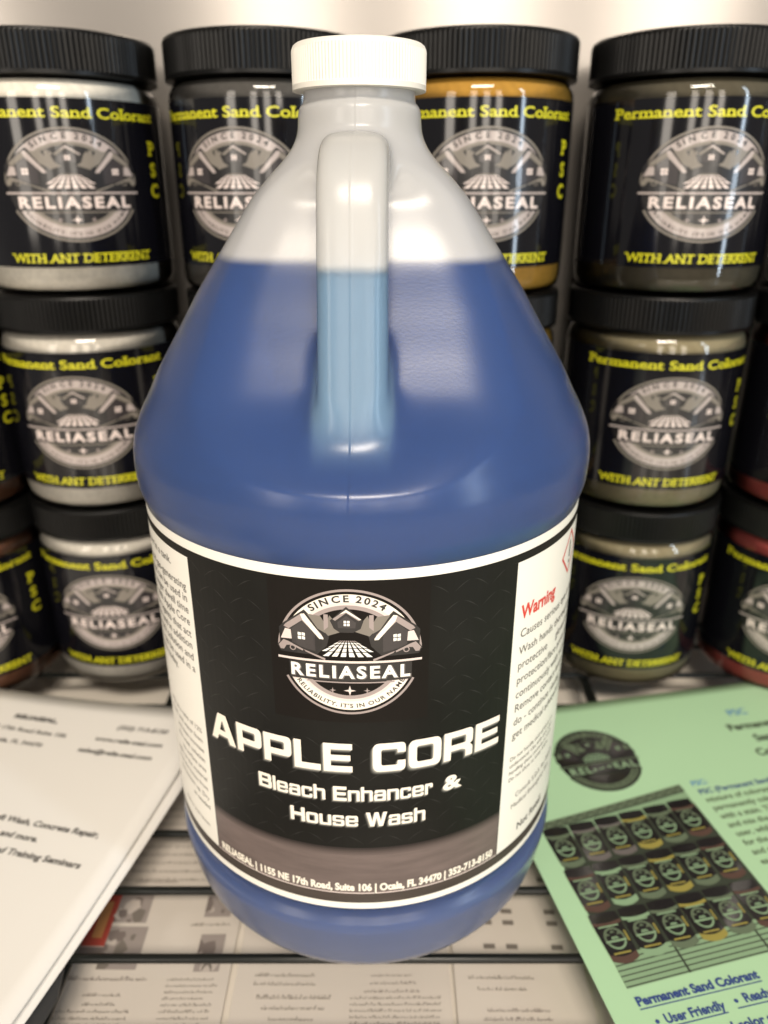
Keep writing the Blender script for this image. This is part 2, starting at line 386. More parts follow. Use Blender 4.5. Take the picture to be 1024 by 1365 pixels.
        if rows:
            lo = min(v.co.y for v in bm.verts); hi = max(v.co.y for v in bm.verts); k = lo+rows
            while k < hi:
                near = [f for f in bm.faces if min(v.co.y for v in f.verts) < k < max(v.co.y for v in f.verts)]
                g = set(near)
                for f in near: g.update(f.edges); g.update(f.verts)
                if g: bmesh.ops.bisect_plane(bm, geom=list(g), plane_co=(0, k, 0), plane_no=(0, 1, 0), dist=1e-5)
                k += rows
        for v in bm.verts:
            p = mapper(v.co.x, v.co.y, base+v.co.z*dh); v.co = Vector(p)*S
        bm.to_mesh(me); bm.free()
        for k in s.mats: me.materials.append(M[k])
        o = bpy.data.objects.new(name, me); C.objects.link(o)
        if parent: o.parent = parent
        return o
def cylmap(R, th0=0.):
    def f(u, v, h):
        t = u/R+th0; r = R+h; return (r*sin(t), -r*cos(t), v)
    return f

# ------------------------------------------------------------------ the round house-and-pavers emblem
def emblem(P, u0, v0, rx, ry, lay=1, hi='cream', band='pale', mid='mauve', letters='white', fine=True, guns=True, taupe='taupe'):
    T = lambda pts: [(u0+rx*x, v0+ry*y) for x, y in pts]
    def pg(pts, k, l): P.poly(T(pts), k, lay+l)
    P.ring(u0, v0, rx, ry, .965, 1.0, 2, 178, mid, lay+1, 90); P.ring(u0, v0, rx, ry, .965, 1.0, 206, 334, mid, lay+1, 70)
    P.ell(u0, v0, rx*.965, ry*.965, 'ink', lay, 90)
    P.ring(u0, v0, rx, ry, .76, .925, 8, 172, band, lay+1, 80); P.ring(u0, v0, rx, ry, .80, .925, 20, 160, hi, lay+1.5, 80)
    P.ring(u0, v0, rx, ry, .70, .76, 25, 155, mid, lay+1, 70)
    P.ring(u0, v0, rx, ry, .74, .925, 206, 334, band, lay+1, 70); P.ring(u0, v0, rx, ry, .78, .925, 212, 328, hi, lay+1.5, 70)
    P.ring(u0, v0, rx, ry, .68, .74, 214, 326, mid, lay+1, 60)
    P.arc('SINCE 2024', u0, v0, rx*.862, ry*.862, 129, 54, ry*.105, 'ink', lay+3, .03, 1.15)
    P.arc("RELIABILITY. IT'S IN OUR NAME", u0, v0, rx*.853, ry*.853, 212, 330, ry*.068, 'ink', lay+3, .02, 1.15, outward=False)
    for sx in (1, -1):
        R = lambda pts: [(sx*x, y) for x, y in pts]
        # grey roofs behind
        pg(R([(-.56,.60),(-.38,.58),(-.30,.44),(-.32,.32),(-.42,.38)]), taupe, 3)
        pg(R([(-.335,.61),(-.275,.61),(-.275,.42),(-.335,.36)]), mid, 4)
        pg(R([(-.255,.60),(-.07,.36),(-.28,.28),(-.345,.36)]), taupe, 3.5)
        # house
        pg(R([(-.97,.34),(-.90,.42),(-.60,.66),(-.26,.30),(-.30,.12),(-.45,-.04),(-.96,-.04)]), 'ink', 2.5)
        pg(R([(-.79,.34),(-.62,.50),(-.46,.33),(-.46,.02),(-.79,.10)]), 'wallprint', 5)
        pg(R([(-.90,.37),(-.87,.41),(-.635,.60),(-.37,.30),(-.345,.22),(-.385,.23),(-.635,.49),(-.83,.335)]), mid, 6)
        pg(R([(-.655,.585),(-.60,.60),(-.345,.245),(-.345,.22),(-.40,.225),(-.625,.50)]), hi, 7)
        pg(R([(-.88,.335),(-.80,.325),(-.79,.18),(-.95,.17)]), band, 4)
        for wx in (-.70, -.645):
            for wy in (.255, .195): pg(R([(wx,wy),(wx+.045,wy-.005),(wx+.045,wy+.042),(wx,wy+.047)]), letters, 7)
        if guns:
            pg(R([(-1.0,.06),(-.92,.17),(-.84,.15),(-.62,.05),(-.60,.01),(-.66,.0),(-.80,.06),(-.86,.05),(-.91,-.02),(-.97,-.02)]), 'ink', 7.5)
            pg(R([(-.985,.06),(-.91,.155),(-.84,.135),(-.63,.035),(-.64,.012),(-.80,.08),(-.87,.07),(-.91,.0),(-.96,.0)]), mid, 8)
            pg(R([(-.62,.035),(-.60,.005),(-.33,-.115),(-.325,-.08)]), mid, 8)
            P.ring(u0-sx*rx*.78, v0+ry*.045, rx, ry, .03, .045, 0, 360, mid, lay+8.4, 12)
    # middle house
    pg([(-.25,.52),(-.03,.74),(.20,.52),(.16,.40),(.06,.34),(-.12,.34),(-.20,.40)], 'ink', 5.5)
    pg([(-.15,.50),(-.03,.60),(.10,.50),(.09,.41),(-.14,.41)], 'wallprint', 6)
    pg([(-.215,.545),(-.03,.695),(.17,.545),(.135,.525),(-.03,.645),(-.18,.52)], mid, 7)
    pg([(-.12,.62),(-.03,.695),(.17,.545),(.15,.535),(-.03,.655)], hi, 7.4)
    for wx in (-.065, -.02):
        for wy in (.445, .49): P.rect(u0+rx*wx, v0+ry*wy, u0+rx*(wx+.035), v0+ry*(wy+.036), letters, lay+8)
    # fan of pale pavers
    ys = [.215, .185, .145, .09, .025, -.055]; xw = [.10, .17, .245, .33, .42, .31]
    ct = -.02; ntile = 8
    for r in range(5):
        y1, y0 = ys[r], ys[r+1]; g = .012
        for c in range(ntile):
            if r == 4 and c in (0, ntile-1): continue
            f0 = -1+2*c/ntile; f1 = -1+2*(c+1)/ntile
            w1 = .10+(.215-y1)*1.42; w0 = .10+(.215-y0)*1.42; e = .09
            pg([(ct+w0*(f0+e/2), y0+g), (ct+w0*(f1-e/2), y0+g), (ct+w1*(f1-e/2), y1), (ct+w1*(f0+e/2), y1)], letters if r > 0 else mid, 7)
    # rules, name
    P.rect(u0-rx*1.0, v0-ry*.145, u0+rx*1.0, v0-ry*.11, band, lay+9)
    P.rect(u0-rx*.84, v0-ry*.44, u0+rx*.86, v0-ry*.15, 'ink', lay+8.6)
    P.rect(u0-rx*.60, v0-ry*.475, u0+rx*.62, v0-ry*.455, mid, lay+4)
    P.text('RELIASEAL', u0-rx*.83+ry*.012, v0-ry*.393, ry*.208, 'greyprint', lay+10, .05, fit=rx*1.66, track=.14)
    P.text('RELIASEAL', u0-rx*.83, v0-ry*.385, ry*.20, letters, lay+11, .035, fit=rx*1.66, track=.14)
    for sx, q, k in ((-.24, .05, 'mauve'), (0, .085, 'pale'), (.24, .05, 'mauve')):
        pts = []
        for i in range(8):
            a = i*pi/4; rr = q if i % 2 == 0 else q*.28
            pts.append((sx+rr*cos(a), -.60+rr*sin(a)))
        pg(pts, k if fine else 'greyprint', 2)

# ================================================================== SETTING
zlow = -24
def sheet(name, x0, y0, x1, y1, z, m, nx=1, ny=1, zf=None):
    V = []; F = []
    for j in range(ny+1):
        for i in range(nx+1):
            x = x0+(x1-x0)*i/nx; y = y0+(y1-y0)*j/ny; V.append((x, y, z+(zf(x, y) if zf else 0)))
    for j in range(ny):
        for i in range(nx): a = j*(nx+1)+i; F.append((a, a+1, a+nx+2, a+nx+1))
    return meshobj(name, V, F, m)
WY = 206
wallm = meshobj('wall', [(-900, WY, -60), (900, WY, -60), (900, WY, 900), (-900, WY, 900), (-900, WY+20, -60), (900, WY+20, -60), (900, WY+20, 900), (-900, WY+20, 900)],
                [(0, 1, 2, 3), (5, 4, 7, 6), (3, 2, 6, 7), (4, 0, 3, 7), (1, 5, 6, 2), (4, 5, 1, 0)], M['wall'])
tag(wallm, kind='structure')
tag(meshobj('lower_shelf', [(-900, -700, zlow-12), (900, -700, zlow-12), (900, WY, zlow-12), (-900, WY, zlow-12), (-900, -700, zlow-2), (900, -700, zlow-2), (900, WY-.5, zlow-2), (-900, WY-.5, zlow-2)],
            [(3, 2, 1, 0), (4, 5, 6, 7), (0, 1, 5, 4), (1, 2, 6, 5), (2, 3, 7, 6), (3, 0, 4, 7)], M['board']), kind='structure')

# ================================================================== wire shelf
shelf = tag(empty('wire_shelf', (0, 0, 0)), 'black wire rack shelf the blue jug and jars stand on', 'shelf')
def rod(name, a, b, r, parent, n=12, me=None, loc=None):
    a = Vector(a); b = Vector(b); d = (b-a).normalized(); q = d.to_track_quat('Z', 'Y').to_matrix(); V = []; F = []
    for p in (a, b):
        for i in range(n):
            t = 2*pi*i/n; V.append(p+q@Vector((r*cos(t), r*sin(t), 0)))
    for i in range(n): j = (i+1) % n; F.append((i, j, n+j, n+i))
    F.append(tuple(range(n-1, -1, -1))); F.append(tuple(range(n, 2*n)))
    return meshobj(name, V, F, M['wire'], parent, smooth=False)
r0 = rod('wire', (-520, 0, 0), (520, 0, 0), 1.65, shelf)
for f in list(r0.data.polygons)[:12]: f.use_smooth = True
r0.location = (0, (-61.8-29.76*3)*S, -1.65*S)
for k in range(-2, 9):
    o = r0.copy(); C.objects.link(o); o.parent = shelf; o.location = (0, (-61.8+29.76*k)*S, -1.65*S)
for x in (-119, 117, -390, 388):
    rod('support_bar', (x, -400, -6.2), (x, 196, -6.2), 3.0, shelf, 16)

# ================================================================== printed sheets lying on the surface below
def lowsheet(x0, y0, x1, y1, zz, label, draw):
    kf = (262-zlow)/312                   # sizes were taken for a surface 50 mm down
    e = tag(empty('printed_sheet', (x0*kf, -260+(y0+260)*kf, zlow+zz)), label, 'sheet', 'printed sheets lying below the wire shelf')
    P = Print(); P.rect(0, 0, x1-x0, y1-y0, 'sleeve', 0)
    wave = lambda u, v, h: (u*kf, v*kf, h+.7*sin(u/23+x0)*sin(v/31+1))
    P.build('page', e, wave, step=6, rows=6, base=0)
    Q = Print(); draw(Q, x0, y0); tag(Q.build('print', e, wave, step=6, base=.25, dh=.05), kind='stuff')
    return e
def lines(Q, x0, x1, ytop, n, pitch, h, X, Y, k='grime', center=False, seed=1):
    rnd = random.Random(seed)
    for i in range(n):
        y = ytop-i*pitch; end = x1-(rnd.random()*.25*(x1-x0) if (i % 4 == 3 or center) else rnd.random()*1.5)
        x = x0+((x1-end) if center else 0)
        while x < end-1:
            wd = min(.6+rnd.random()*2.6, end-x); hh = h*(.5+.2*rnd.random()); 
            q = x
            while q < x+wd:
                cw = .5+rnd.random()*.45; ch = h*(.42+(.35 if rnd.random() < .3 else 0)); t_ = rnd.random()
                Q.rect(q-X, y-Y, q+cw*.34-X, y+ch-Y, k, 1)
                if t_ < .6: Q.rect(q+cw*.34-X, y+(ch*.7 if t_ < .3 else 0)-Y, q+cw*.8-X, y+(ch if t_ < .3 else ch*.3)-Y, k, 1)
                q += cw
            x += wd+.55
def pic(Q, x0, y0, x1, y1, X, Y, seed):
    rnd = random.Random(seed); Q.rect(x0-X, y0-Y, x1-X, y1-Y, 'picgrey', 1)
    for i in range(9):
        a = x0+rnd.random()*(x1-x0)*.8; b = y0+rnd.random()*(y1-y0)*.8; r = 1+rnd.random()*3
        pts = [(min(max(a+r*cos(q)*(.6+rnd.random()*.6), x0), x1)-X, min(max(b+r*1.3*sin(q)*(.6+rnd.random()*.6), y0), y1)-Y) for q in [k*.9 for k in range(7)]]
        Q.poly(pts, rnd.choice(['picdark', 'picdark', 'grime', 'page_tone']), 1.3+i*.25)
def d1(Q, X, Y):
    Q.rect(-137-X, -20-Y, -124-X, 8-Y, 'picred', 1); Q.rect(-131-X, -16-Y, -126.5-X, 3-Y, 'orange', 2); Q.rect(-137-X, -26-Y, -124-X, -20.5-Y, 'picdark', 1)
    pic(Q, -125, -8, -109, 8, X, Y, 31); pic(Q, -124, -31, -107, -10, X, Y, 32)
    lines(Q, -120, -99, 14, 1, 4, 2.2, X, Y, 'picdark')
    pic(Q, -83, -5, -71, 18, X, Y, 33); pic(Q, -82, -32, -71, -14, X, Y, 34)
    lines(Q, -88, -70, -9.5, 1, 4, 2, X, Y, 'grime'); lines(Q, -136, -100, -36, 1, 4, 2.4, X, Y, 'picdark'); lines(Q, -126, -108, -43, 2, 4, 1.8, X, Y, 'grime', True)
    lines(Q, -136, -104, -50, 16, 2.9, 1.7, X, Y, 'grime', False, 3); lines(Q, -92, -70, -36, 22, 2.8, 1.6, X, Y, 'grime', False, 5)
    lines(Q, -136, -70, 60, 10, 5, 2, X, Y, 'grime', False, 11)
def d2(Q, X, Y):
    lines(Q, -55, -28, -34, 2, 4, 2, X, Y); lines(Q, -55, -20, -44, 3, 4.6, 2.4, X, Y, 'grime', True, 8); lines(Q, -55, -26, -60, 8, 4, 2, X, Y, 'grime', True, 9)
    lines(Q, -14, 22, -34, 3, 3.6, 1.7, X, Y, 'picdark', True, 2); lines(Q, -14, 24, -44, 20, 2.7, 1.6, X, Y, 'grime', False, 7)
    lines(Q, -50, 20, 60, 12, 5, 2, X, Y, 'grime', False, 12)
def d3(Q, X, Y):
    for c in range(5):
        for r in range(9): 
            if (c*r+c) % 3: Q.rect(34+c*10-X, -28+r*6-Y, 39+c*10-X, -25.6+r*6-Y, 'grime', 1)
    lines(Q, 34, 66, -36, 2, 5, 2, X, Y, 'grime', True, 4); lines(Q, 34, 76, -50, 3, 3.6, 2, X, Y, 'picdark', True, 6); lines(Q, 34, 70, -64, 8, 5, 2.2, X, Y, 'grime', True, 16)
def d4(Q, X, Y):
    lines(Q, 96, 160, 20, 26, 4.6, 2, X, Y, 'grime', False, 21)
lowsheet(-145, -125, -66, 78, .6, 'printed sheet below the rack with small red picture beside the white papers', d1)
lowsheet(-63, -120, 28, 75, .3, 'printed page in the middle below the rack, its text under the front of the jug', d2)
lowsheet(30, -122, 86, 78, .9, 'page of short figure columns below the rack, just left of the green flyer', d3)
lowsheet(91, -124, 176, 70, .4, 'dim printed page below the rack mostly covered by the green flyer', d4)

# ================================================================== white price papers, left
EXw = Vector((.970, -.242)); EYw = Vector((.242, .970)); TRw = Vector((-85.4, 62.7))
def wpap(z0, off=(0, 0), rot=0., lift=10., crv=1.):
    ca, sa = cos(rot), sin(rot)
    def f(u, v, h):                     # u <= 0 to the left of the right edge, v <= 0 down the page
        uu = u*ca-v*sa+off[0]; vv = u*sa+v*ca+off[1]
        p = TRw+EXw*uu+EYw*vv
        su = max(0, 1+u/150); sv = max(0, 1+v/150)
        z = z0+h+lift*su**2*sv**1.6+crv*.8*sin(v/50)
        return (p.x, p.y, z)
    return f
def wsheet(mapf, label, group='white papers stacked left of the jug'):
    P = Print(); P.rect(-216, -279, 0, 0, 'paper', 0)
    o = P.build('paper_sheet', None, mapf, step=9, rows=9, base=0)
    for f in o.data.polygons: f.use_smooth = True
    so = o.modifiers.new('thickness', 'SOLIDIFY'); so.thickness = .12*S; so.offset = -1
    return tag(o, label, 'paper', group)
top_map = wpap(5.2)
tops = wsheet(top_map, 'top white sheet with contact lines and service text, left of the jug')
wsheet(wpap(1.6, (5.0, -3), -.020, 9.2, .5), 'white sheet second from the top, its right edge showing under the text sheet')
wsheet(wpap(.6, (1.5, -2), -.006, 8.8, .3), 'lowest white sheet of the stack left of the jug')
P = Print()
P.text('RELIASEAL,', -106, -20, 2.9, 'ink', 1, .05, fit=26)
P.text('1155 NE 17th Road Suite 106', -69, -29, 2.7, 'text', 1, .03, fit=56, anchor='r')
P.text('Ocala, FL 34470', -77, -37.5, 2.7, 'text', 1, .03, fit=31, anchor='r')
P.text('(352) 713-8150', -18, -19, 2.8, 'text', 1, .035, fit=28, anchor='r', slant=.12)
P.text('www.relia-seal.com', -16, -28, 2.8, 'text', 1, .035, fit=37, anchor='r', slant=.12)
P.text('sales@relia-seal.com', -17, -36.5, 2.8, 'text', 1, .035, fit=40, anchor='r', slant=.12)
P.text('Soft Wash, Concrete Repair,', -16.4, -82, 3.1, 'text', 1, .035, fit=54, anchor='r', slant=.1)
P.text('and more.', -41, -89.5, 3.1, 'text', 1, .035, fit=18.5, anchor='r', slant=.1)
P.text('Sealing and Training Seminars', -15.2, -97.5, 3.1, 'text', 1, .035, fit=57, anchor='r', slant=.1)
tag(P.build('lettering', tops, top_map, base=.12, dh=.03), kind='stuff')
# dark plate under the papers, bottom left
pl = meshobj('dark_board', [(-330, -260, -1), (-150, -260, -1), (-114, -78, -1), (-118, -55, -1), (-330, -30, -1), (-330, -260, .3), (-150, -260, .3), (-114, -78, .3), (-118, -55, .3), (-330, -30, .3)],
             [(4, 3, 2, 1, 0), (5, 6, 7, 8, 9), (0, 1, 6, 5), (1, 2, 7, 6), (2, 3, 8, 7), (3, 4, 9, 8), (4, 0, 5, 9)], M['rubber'])
tag(pl, 'thin dark grey board showing under the white papers, bottom left corner', 'board')

# ================================================================== green flyer, right
EXg = Vector((.976, .2165)); EYg = Vector((-.2165, .976)); TLg = Vector((42.8, 70.6))
def gmap(u, v, h):
    p = TLg+EXg*u+EYg*v
    return (p.x, p.y, 1.0+h+3.0*math.exp(-((v+10)/45)**2)*max(0, min(1, (150-u)/150))+.5*sin(u/30)*sin(v/40))
P = Print(); P.rect(0, -279, 216, 0, 'green', 0)
fl = P.build('green_flyer', None, gmap, step=8, rows=8, base=0)
for f in fl.data.polygons: f.use_smooth = True
so = fl.modifiers.new('thickness', 'SOLIDIFY'); so.thickness = .12*S; so.offset = -1
tag(fl, 'green paper flyer with picture of stacked jars, lying right of the jug', 'flyer')
P = Print(); emblem(P, 54, -42, 20.8, 20.8, 1, hi='mgreen', band='mgreen', mid='dgreen', letters='pgreen', guns=False, taupe='mgreen')
P.build('emblem', fl, gmap, base=.15, dh=.025)
P = Print()
P.text('PSC', 144, -26, 5.0, 'bluelite', 1, .02, anchor='c'); 
for i, t in enumerate(('Permanent', 'Sand', 'Colorant')): P.text(t, 146, -37-9.8*i, 5.0, 'dgreen', 1, .03, anchor='c')
P.text('PSC:', 89.5, -68, 3.2, 'bluelite', 1, .02)
for i, t in enumerate(['(Permanent Sand Colorant) is a', 'mixture of colorants and sand', 'permanently colors the joints', 'with a stain. The powder goes', 'and mix the PSC into the', 'user, while the rest is kept', 'for the next job, sealer', 'and colors stay true to', 'each other']):
    P.text(('PSC ' if i == 0 else '')+t, 90+.25*i, -73.5-5.15*i, 3.1, 'mgreen' if i else 'blue', 1, 0.02)
P.text('Permanent Sand Colorant', 10.6, -158.5, 3.3, 'blue', 1, .045, fit=47.5); P.rect(10.6, -159.9, 58.1, -159.5, 'blue', 1)
P.ell(14.2, -164.7, .75, .75, 'blue', 1, 12); P.text('User Friendly', 17, -166, 3.3, 'blue', 1, .035, fit=22.5); P.rect(13, -167.4, 39.5, -167.0, 'blue', 1)
P.ell(44.5, -164.2, .75, .75, 'blue', 1, 12); P.text('Ready to Use', 47.5, -165.4, 3.3, 'blue', 1, .035, fit=24); P.rect(43.5, -166.9, 72, -166.5, 'blue', 1)
P.text('Sand color stays put', 30, -173.4, 3.3, 'blue', 1, .035)
tag(P.build('lettering', fl, gmap, base=.15, dh=.03), kind='stuff')
# printed picture of the jar shelf
P = Print()
def Q4(s, t):                           # s across, t down inside the slightly skewed picture
    a = Vector((11, -74)).lerp(Vector((84, -65.5)), s); b = Vector((10, -152)).lerp(Vector((85, -150)), s); p = a.lerp(b, t); return (p.x, p.y)
def qr(s0, t0, s1, t1, k, l):
    P.poly([Q4(s0, t0), Q4(s1, t0), Q4(s1, t1), Q4(s0, t1)], k, l)
qr(0, 0, 1, 1, 'dgreen', 1); qr(.0, .0, 1, .045, 'mgreen', 2); qr(0, .055, 1, .14, 'pgreen', 2); qr(0, .135, 1, .16, 'mgreen', 2)
for i in range(14):
    s = i/14; P.poly([Q4(s, .04), Q4(s+.035, .008), Q4(s+.045, .008), Q4(s+.01, .04)], 'dgreen', 3); P.poly([Q4(s+.07, .04), Q4(s+.035, .008), Q4(s+.045, .008), Q4(s+.08, .04)], 'dgreen', 3.4)
qr(0, .84, 1, 1, 'pgreen', 2)
for i in range(6): qr(0, .86+.026*i, 1, .866+.026*i, 'dgreen', 3)
for s in (.33, .78): qr(s, .84, s+.012, 1, 'dgreen', 3.5)
bot = [['mgreen', 'greyprint', 'greyprint', 'gyellow', 'mgreen', 'gred'], ['gred', 'pgreen', 'mgreen', 'gyellow', 'mgreen', 'gred'], ['gred', 'pgreen', 'mgreen', 'gyellow', 'mgreen', 'gred']]
for r in range(3):
    for c in range(6):
        cx = 15.4+12.4*c; cyv = -(88.9-.7*c+22*r+(0.2*c*r if r else 0)); b = bot[r][c]; l = 4+r*6
        arcb = lambda hw, y, sag: [(cx-hw+2*hw*q/8, y-sag*(1-(q/4-1)**2)) for q in range(9)]
        P.poly(arcb(5.3, cyv-8.6, 1.7)+arcb(5.9, cyv+8.2, .8)[::-1], b, l)
        P.poly(arcb(5.9, cyv+7.6, .9)+arcb(5.7, cyv+11.0, -.3)[::-1], 'ink', l+1)
        P.poly(arcb(5.4, cyv-5.9, 1.5)+arcb(5.8, cyv+6.2, .9)[::-1], 'ink', l+1)
        P.ring(cx, cyv, 4.1, 4.7, .80, 1, 0, 360, 'mgreen', l+2, 20); P.ring(cx, cyv, 4.1, 4.7, .84, .97, 205, 335, 'pgreen', l+2.5, 14)
        P.rect(cx-4.1, cyv-1.5, cx+4.1, cyv-.7, 'pgreen', l+3)
        for q in range(-2, 3): P.poly([(cx+q*.62-.24, cyv-.35), (cx+q*.62+.24, cyv-.35), (cx+q*.42+.16, cyv+.75), (cx+q*.42-.16, cyv+.75)], 'pgreen', l+2.5)
        for q in (-2.3, 0, 2.3): P.poly([(cx+q-1.1, cyv+1.4+(.9 if q == 0 else 0)), (cx+q+1.1, cyv+1.4+(.9 if q == 0 else 0)), (cx+q, cyv+2.5+(.9 if q == 0 else 0))], 'mgreen', l+2.5)
        P.rect(cx-3.6, cyv-6.4, cx+3.2, cyv-5.7, 'gyellow', l+2); P.rect(cx-4.2, cyv+4.9, cx+4.0, cyv+5.5, 'pgreen' if r else 'mgreen', l+2)
        if r: P.rect(cx+4.5, cyv-2, cx+5.2, cyv+2.5, 'gyellow', l+2)
tag(P.build('picture', fl, gmap, step=4, rows=4, base=.15, dh=.012), kind='stuff')

# ================================================================== jars of sand colorant
RJ = 44.6; HJ = 107.0
def fill_prof(zt): return [(38, 1.6), (41.5, 2.6), (43.2, 5), (43.6, 9), (43.6, min(zt, 82))] + ([(42.5, 86), (40.5, 88.2)] if zt > 84 else [])
body_prof = [(34, 1.2), (38, .2), (41.8, .8), (43.8, 3), (44.5, 6.5), (44.6, 10), (44.6, 82.2), (44.2, 84.5), (43.0, 87), (41.6, 88.8), (41.0, 90), (41.0, 94)]
def make_jar():
    t = empty('sand_jar')
    lathe('clear_body', body_prof, M['clear'], t, 96)
    lathe('sand_fill', fill_prof(88), M['jar_black'], t, 72)
    ribbed('lid', 45.3, 89.6, HJ-.25, 128, .55, M['lid'], t, 41.5, 1.6, per=4, rounding=1.6)
    P = Print(); P.rect(-128, 12.6, 128, 80.9, 'jar_black', 0)
    lb = P.build('label', t, cylmap(RJ), step=3, base=.12)
    for f in lb.data.polygons: f.use_smooth = True
    P = Print(); emblem(P, 0, 46.6, 29.3, 23.2, 1, hi='jar_pale', band='jar_pale', mid='taupe', letters='pale')
    P.build('emblem', lb, cylmap(RJ), step=2.5, base=.14, dh=.022)
    def letters(nm, fn):
        P = Print(); fn(P); P.build(nm, lb, cylmap(RJ), step=3, base=.16, dh=.03)
    letters('upper_lettering', lambda P: P.text('Permanent Sand Colorant', -45, 73.4, 4.3, 'yellow', 1, .014, fit=90.5, slab=True))
    letters('lower_lettering', lambda P: P.text('WITH ANT DETERRENT', -31.5, 14.7, 3.9, 'yellow', 1, .012, fit=64.5, slab=True, slant=.08))
    letters('side_lettering', lambda P: [P.text(c, 42.5, z, 6.0, 'yellow', 1, .03, anchor='c', xs=1.15, slab=True) for c, z in (('P', 59.5), ('S', 50.5), ('C', 41.5))])
    return t
def dup(root):
    r = root.copy(); C.objects.link(r)
    for ch in root.children:
        c = ch.copy(); C.objects.link(c); c.parent = r
        for g in ch.children:
            d = g.copy(); C.objects.link(d); d.parent = c
    return r
sands = {
 'cream': (sand('cream', (.92, .87, .77, 1)), 88), 'charcoal': (sand('charcoal', (.085, .08, .075, 1)), 88), 'mustard': (sand('mustard', (.52, .28, .045, 1)), 88),
 'olive': (sand('olive', (.10, .088, .060, 1)), 86), 'grey': (sand('grey', (.66, .62, .55, 1)), 88), 'khaki': (sand('khaki', (.30, .26, .16, 1)), 86),
 'brown': (sand('brown', (.27, .12, .07, 1)), 88), 'red': (sand('red', (.52, .10, .09, 1)), 88), 'slate': (sand('slate', (.13, .12, .11, 1)), 86)}
fillmesh = {}
for k, (m, zt) in sands.items():
    o = lathe('sand_fill', fill_prof(zt), m, None, 72); fillmesh[k] = o.data; bpy.data.objects.remove(o)
jar0 = make_jar(); first = True
CX = {0: (-237, 132), 1: (-152.3, 149.5), 2: (-54.3, 148.6), 3: (43.6, 147.6), 4: (141.5, 146.6), 5: (234.5, 136)}
JARS = [  # column, row (0 = on the shelf), turn in degrees, contents, label
 (1, 0, 5, 'grey', 'jar of pale grey sand on the rack, bottom of the stack left of the jug'),
 (1, 1, 4.7, 'grey', 'middle jar of pale grey sand in the stack left of the jug'),
 (1, 2, 21, 'cream', 'jar of cream white sand, topmost at the upper left'),
 (2, 0, -4, 'charcoal', 'jar standing on the rack behind the left side of the jug, under two more'),
 (2, 1, -6, 'slate', 'middle jar behind the left shoulder of the jug, under the charcoal sand jar'),
 (2, 2, -11, 'charcoal', 'top jar of dark charcoal sand, just left of the white cap'),
 (3, 0, 3, 'mustard', 'jar standing on the rack behind the right side of the jug, under two more'),
 (3, 1, 0, 'mustard', 'middle jar behind the right shoulder of the jug, under the mustard sand jar'),
 (3, 2, 2.5, 'mustard', 'top jar of mustard yellow sand, just right of the white cap'),
 (4, 0, -8.6, 'khaki', 'khaki sand jar on the rack behind the green flyer, nearest the jug'),
 (4, 1, -2.4, 'khaki', 'middle jar of khaki sand in the stack right of the jug'),
 (4, 2, -1.4, 'olive', 'jar of dark olive sand, topmost at the upper right'),
 (0, 0, 17, 'brown', 'jar of reddish brown sand standing on the rack at the left edge'),
 (0, 1, 24, 'brown', 'jar of reddish brown sand stacked on another brown one, at the left edge'),
 (5, 0, -20, 'red', 'jar of dark red sand standing on the rack at the right edge'),
 (5, 1, 22, 'red', 'middle jar of dark red sand at the right edge, between two others'),
 (5, 2, 26, 'olive', 'topmost jar at the far right edge, above the two red sand jars')]
for c, row, deg, kind, label in JARS:
    j = jar0 if first else dup(jar0); first = False
    jx = random.uniform(-.8, .8) if row else 0; jy = random.uniform(-.8, .8) if row else 0
    j.location = ((CX[c][0]+jx)*S, (CX[c][1]+jy)*S, (row*HJ)*S); j.rotation_euler = (0, 0, radians(deg))
    for ch in j.children:
        if ch.name.startswith('sand_fill'):
            ch.data = fillmesh[kind]; 
    tag(j, label, 'jar', 'jars of sand colorant stacked three high')

# ================================================================== the jug
jug = tag(empty('plastic_jug', (-7.3, 0, 0), radians(-1.2)), 'gallon jug of blue cleaner with white ribbed cap and black front label, in the centre', 'jug')
PROF = [(0, 52), (.6, 60), (2.5, 66), (6, 70), (11, 72.6), (17, 74.0), (24, 75.2), (29.5, 75.9), (32, 75.2), (34, 73.3), (37, 73.0), (39, 74.6), (60, 74.9), (100, 74.9), (150, 74.9), (164, 74.9), (167, 75.1), (169, 76.0), (172, 76.8),
        (178, 77.2), (183, 77.0), (188, 76.0), (194, 73.4), (200, 70.0), (206, 67.0), (212, 63.4), (220, 58.4), (230, 52.4), (240, 45.6), (250, 38.8), (258, 33.2), (264, 27.6), (268, 23.4), (271, 20.8), (275, 18.8), (281, 18.3), (282.6, 17.9), (283.2, 16.6), (292, 16.6)]
def interp(tab, x):
    if x <= tab[0][0]: return tab[0][1]
    for (a, b), (c, d) in zip(tab, tab[1:]):
        if x <= c: return b+(d-b)*(x-a)/(c-a)
    return tab[-1][1]
def smooth_tab(tab, x, w):
    return sum(interp(tab, x+w*k/4)*wt for k, wt in zip(range(-4, 5), (1, 3, 6, 8, 9, 8, 6, 3, 1)))/45
CUT = [(182, 95), (187, 80), (191, 72.5), (196, 65.5), (201, 58.0), (206, 53.0), (213, 48.0), (225, 40.0), (240, 30.5), (250, 25.5), (258, 21), (266, 21), (272, 40), (275, 90)]
def rjug(z, t):
    """radius at height z and azimuth t measured from the front; the cone is pressed in behind the handle"""
    r = smooth_tab(PROF, z, 1.6 if 165 < z < 278 else .5) if z > 1 else interp(PROF, z)
    if 182 < z < 274 and abs(t) < pi/2-.05:
        d = smooth_tab(CUT, z, 4)/max(.05, cos(t)); k = 7.0
        h = max(0, k-abs(r-d))/k; r = min(r, d)-h*h*k*.25
    return r
ths = sorted(set([round(2*pi*i/200-pi, 6) for i in range(200)] + [round(x*.0035, 6) for x in range(-8, 9)] + [round(x*.0105+.0011, 6) for x in range(-30, 31)]))
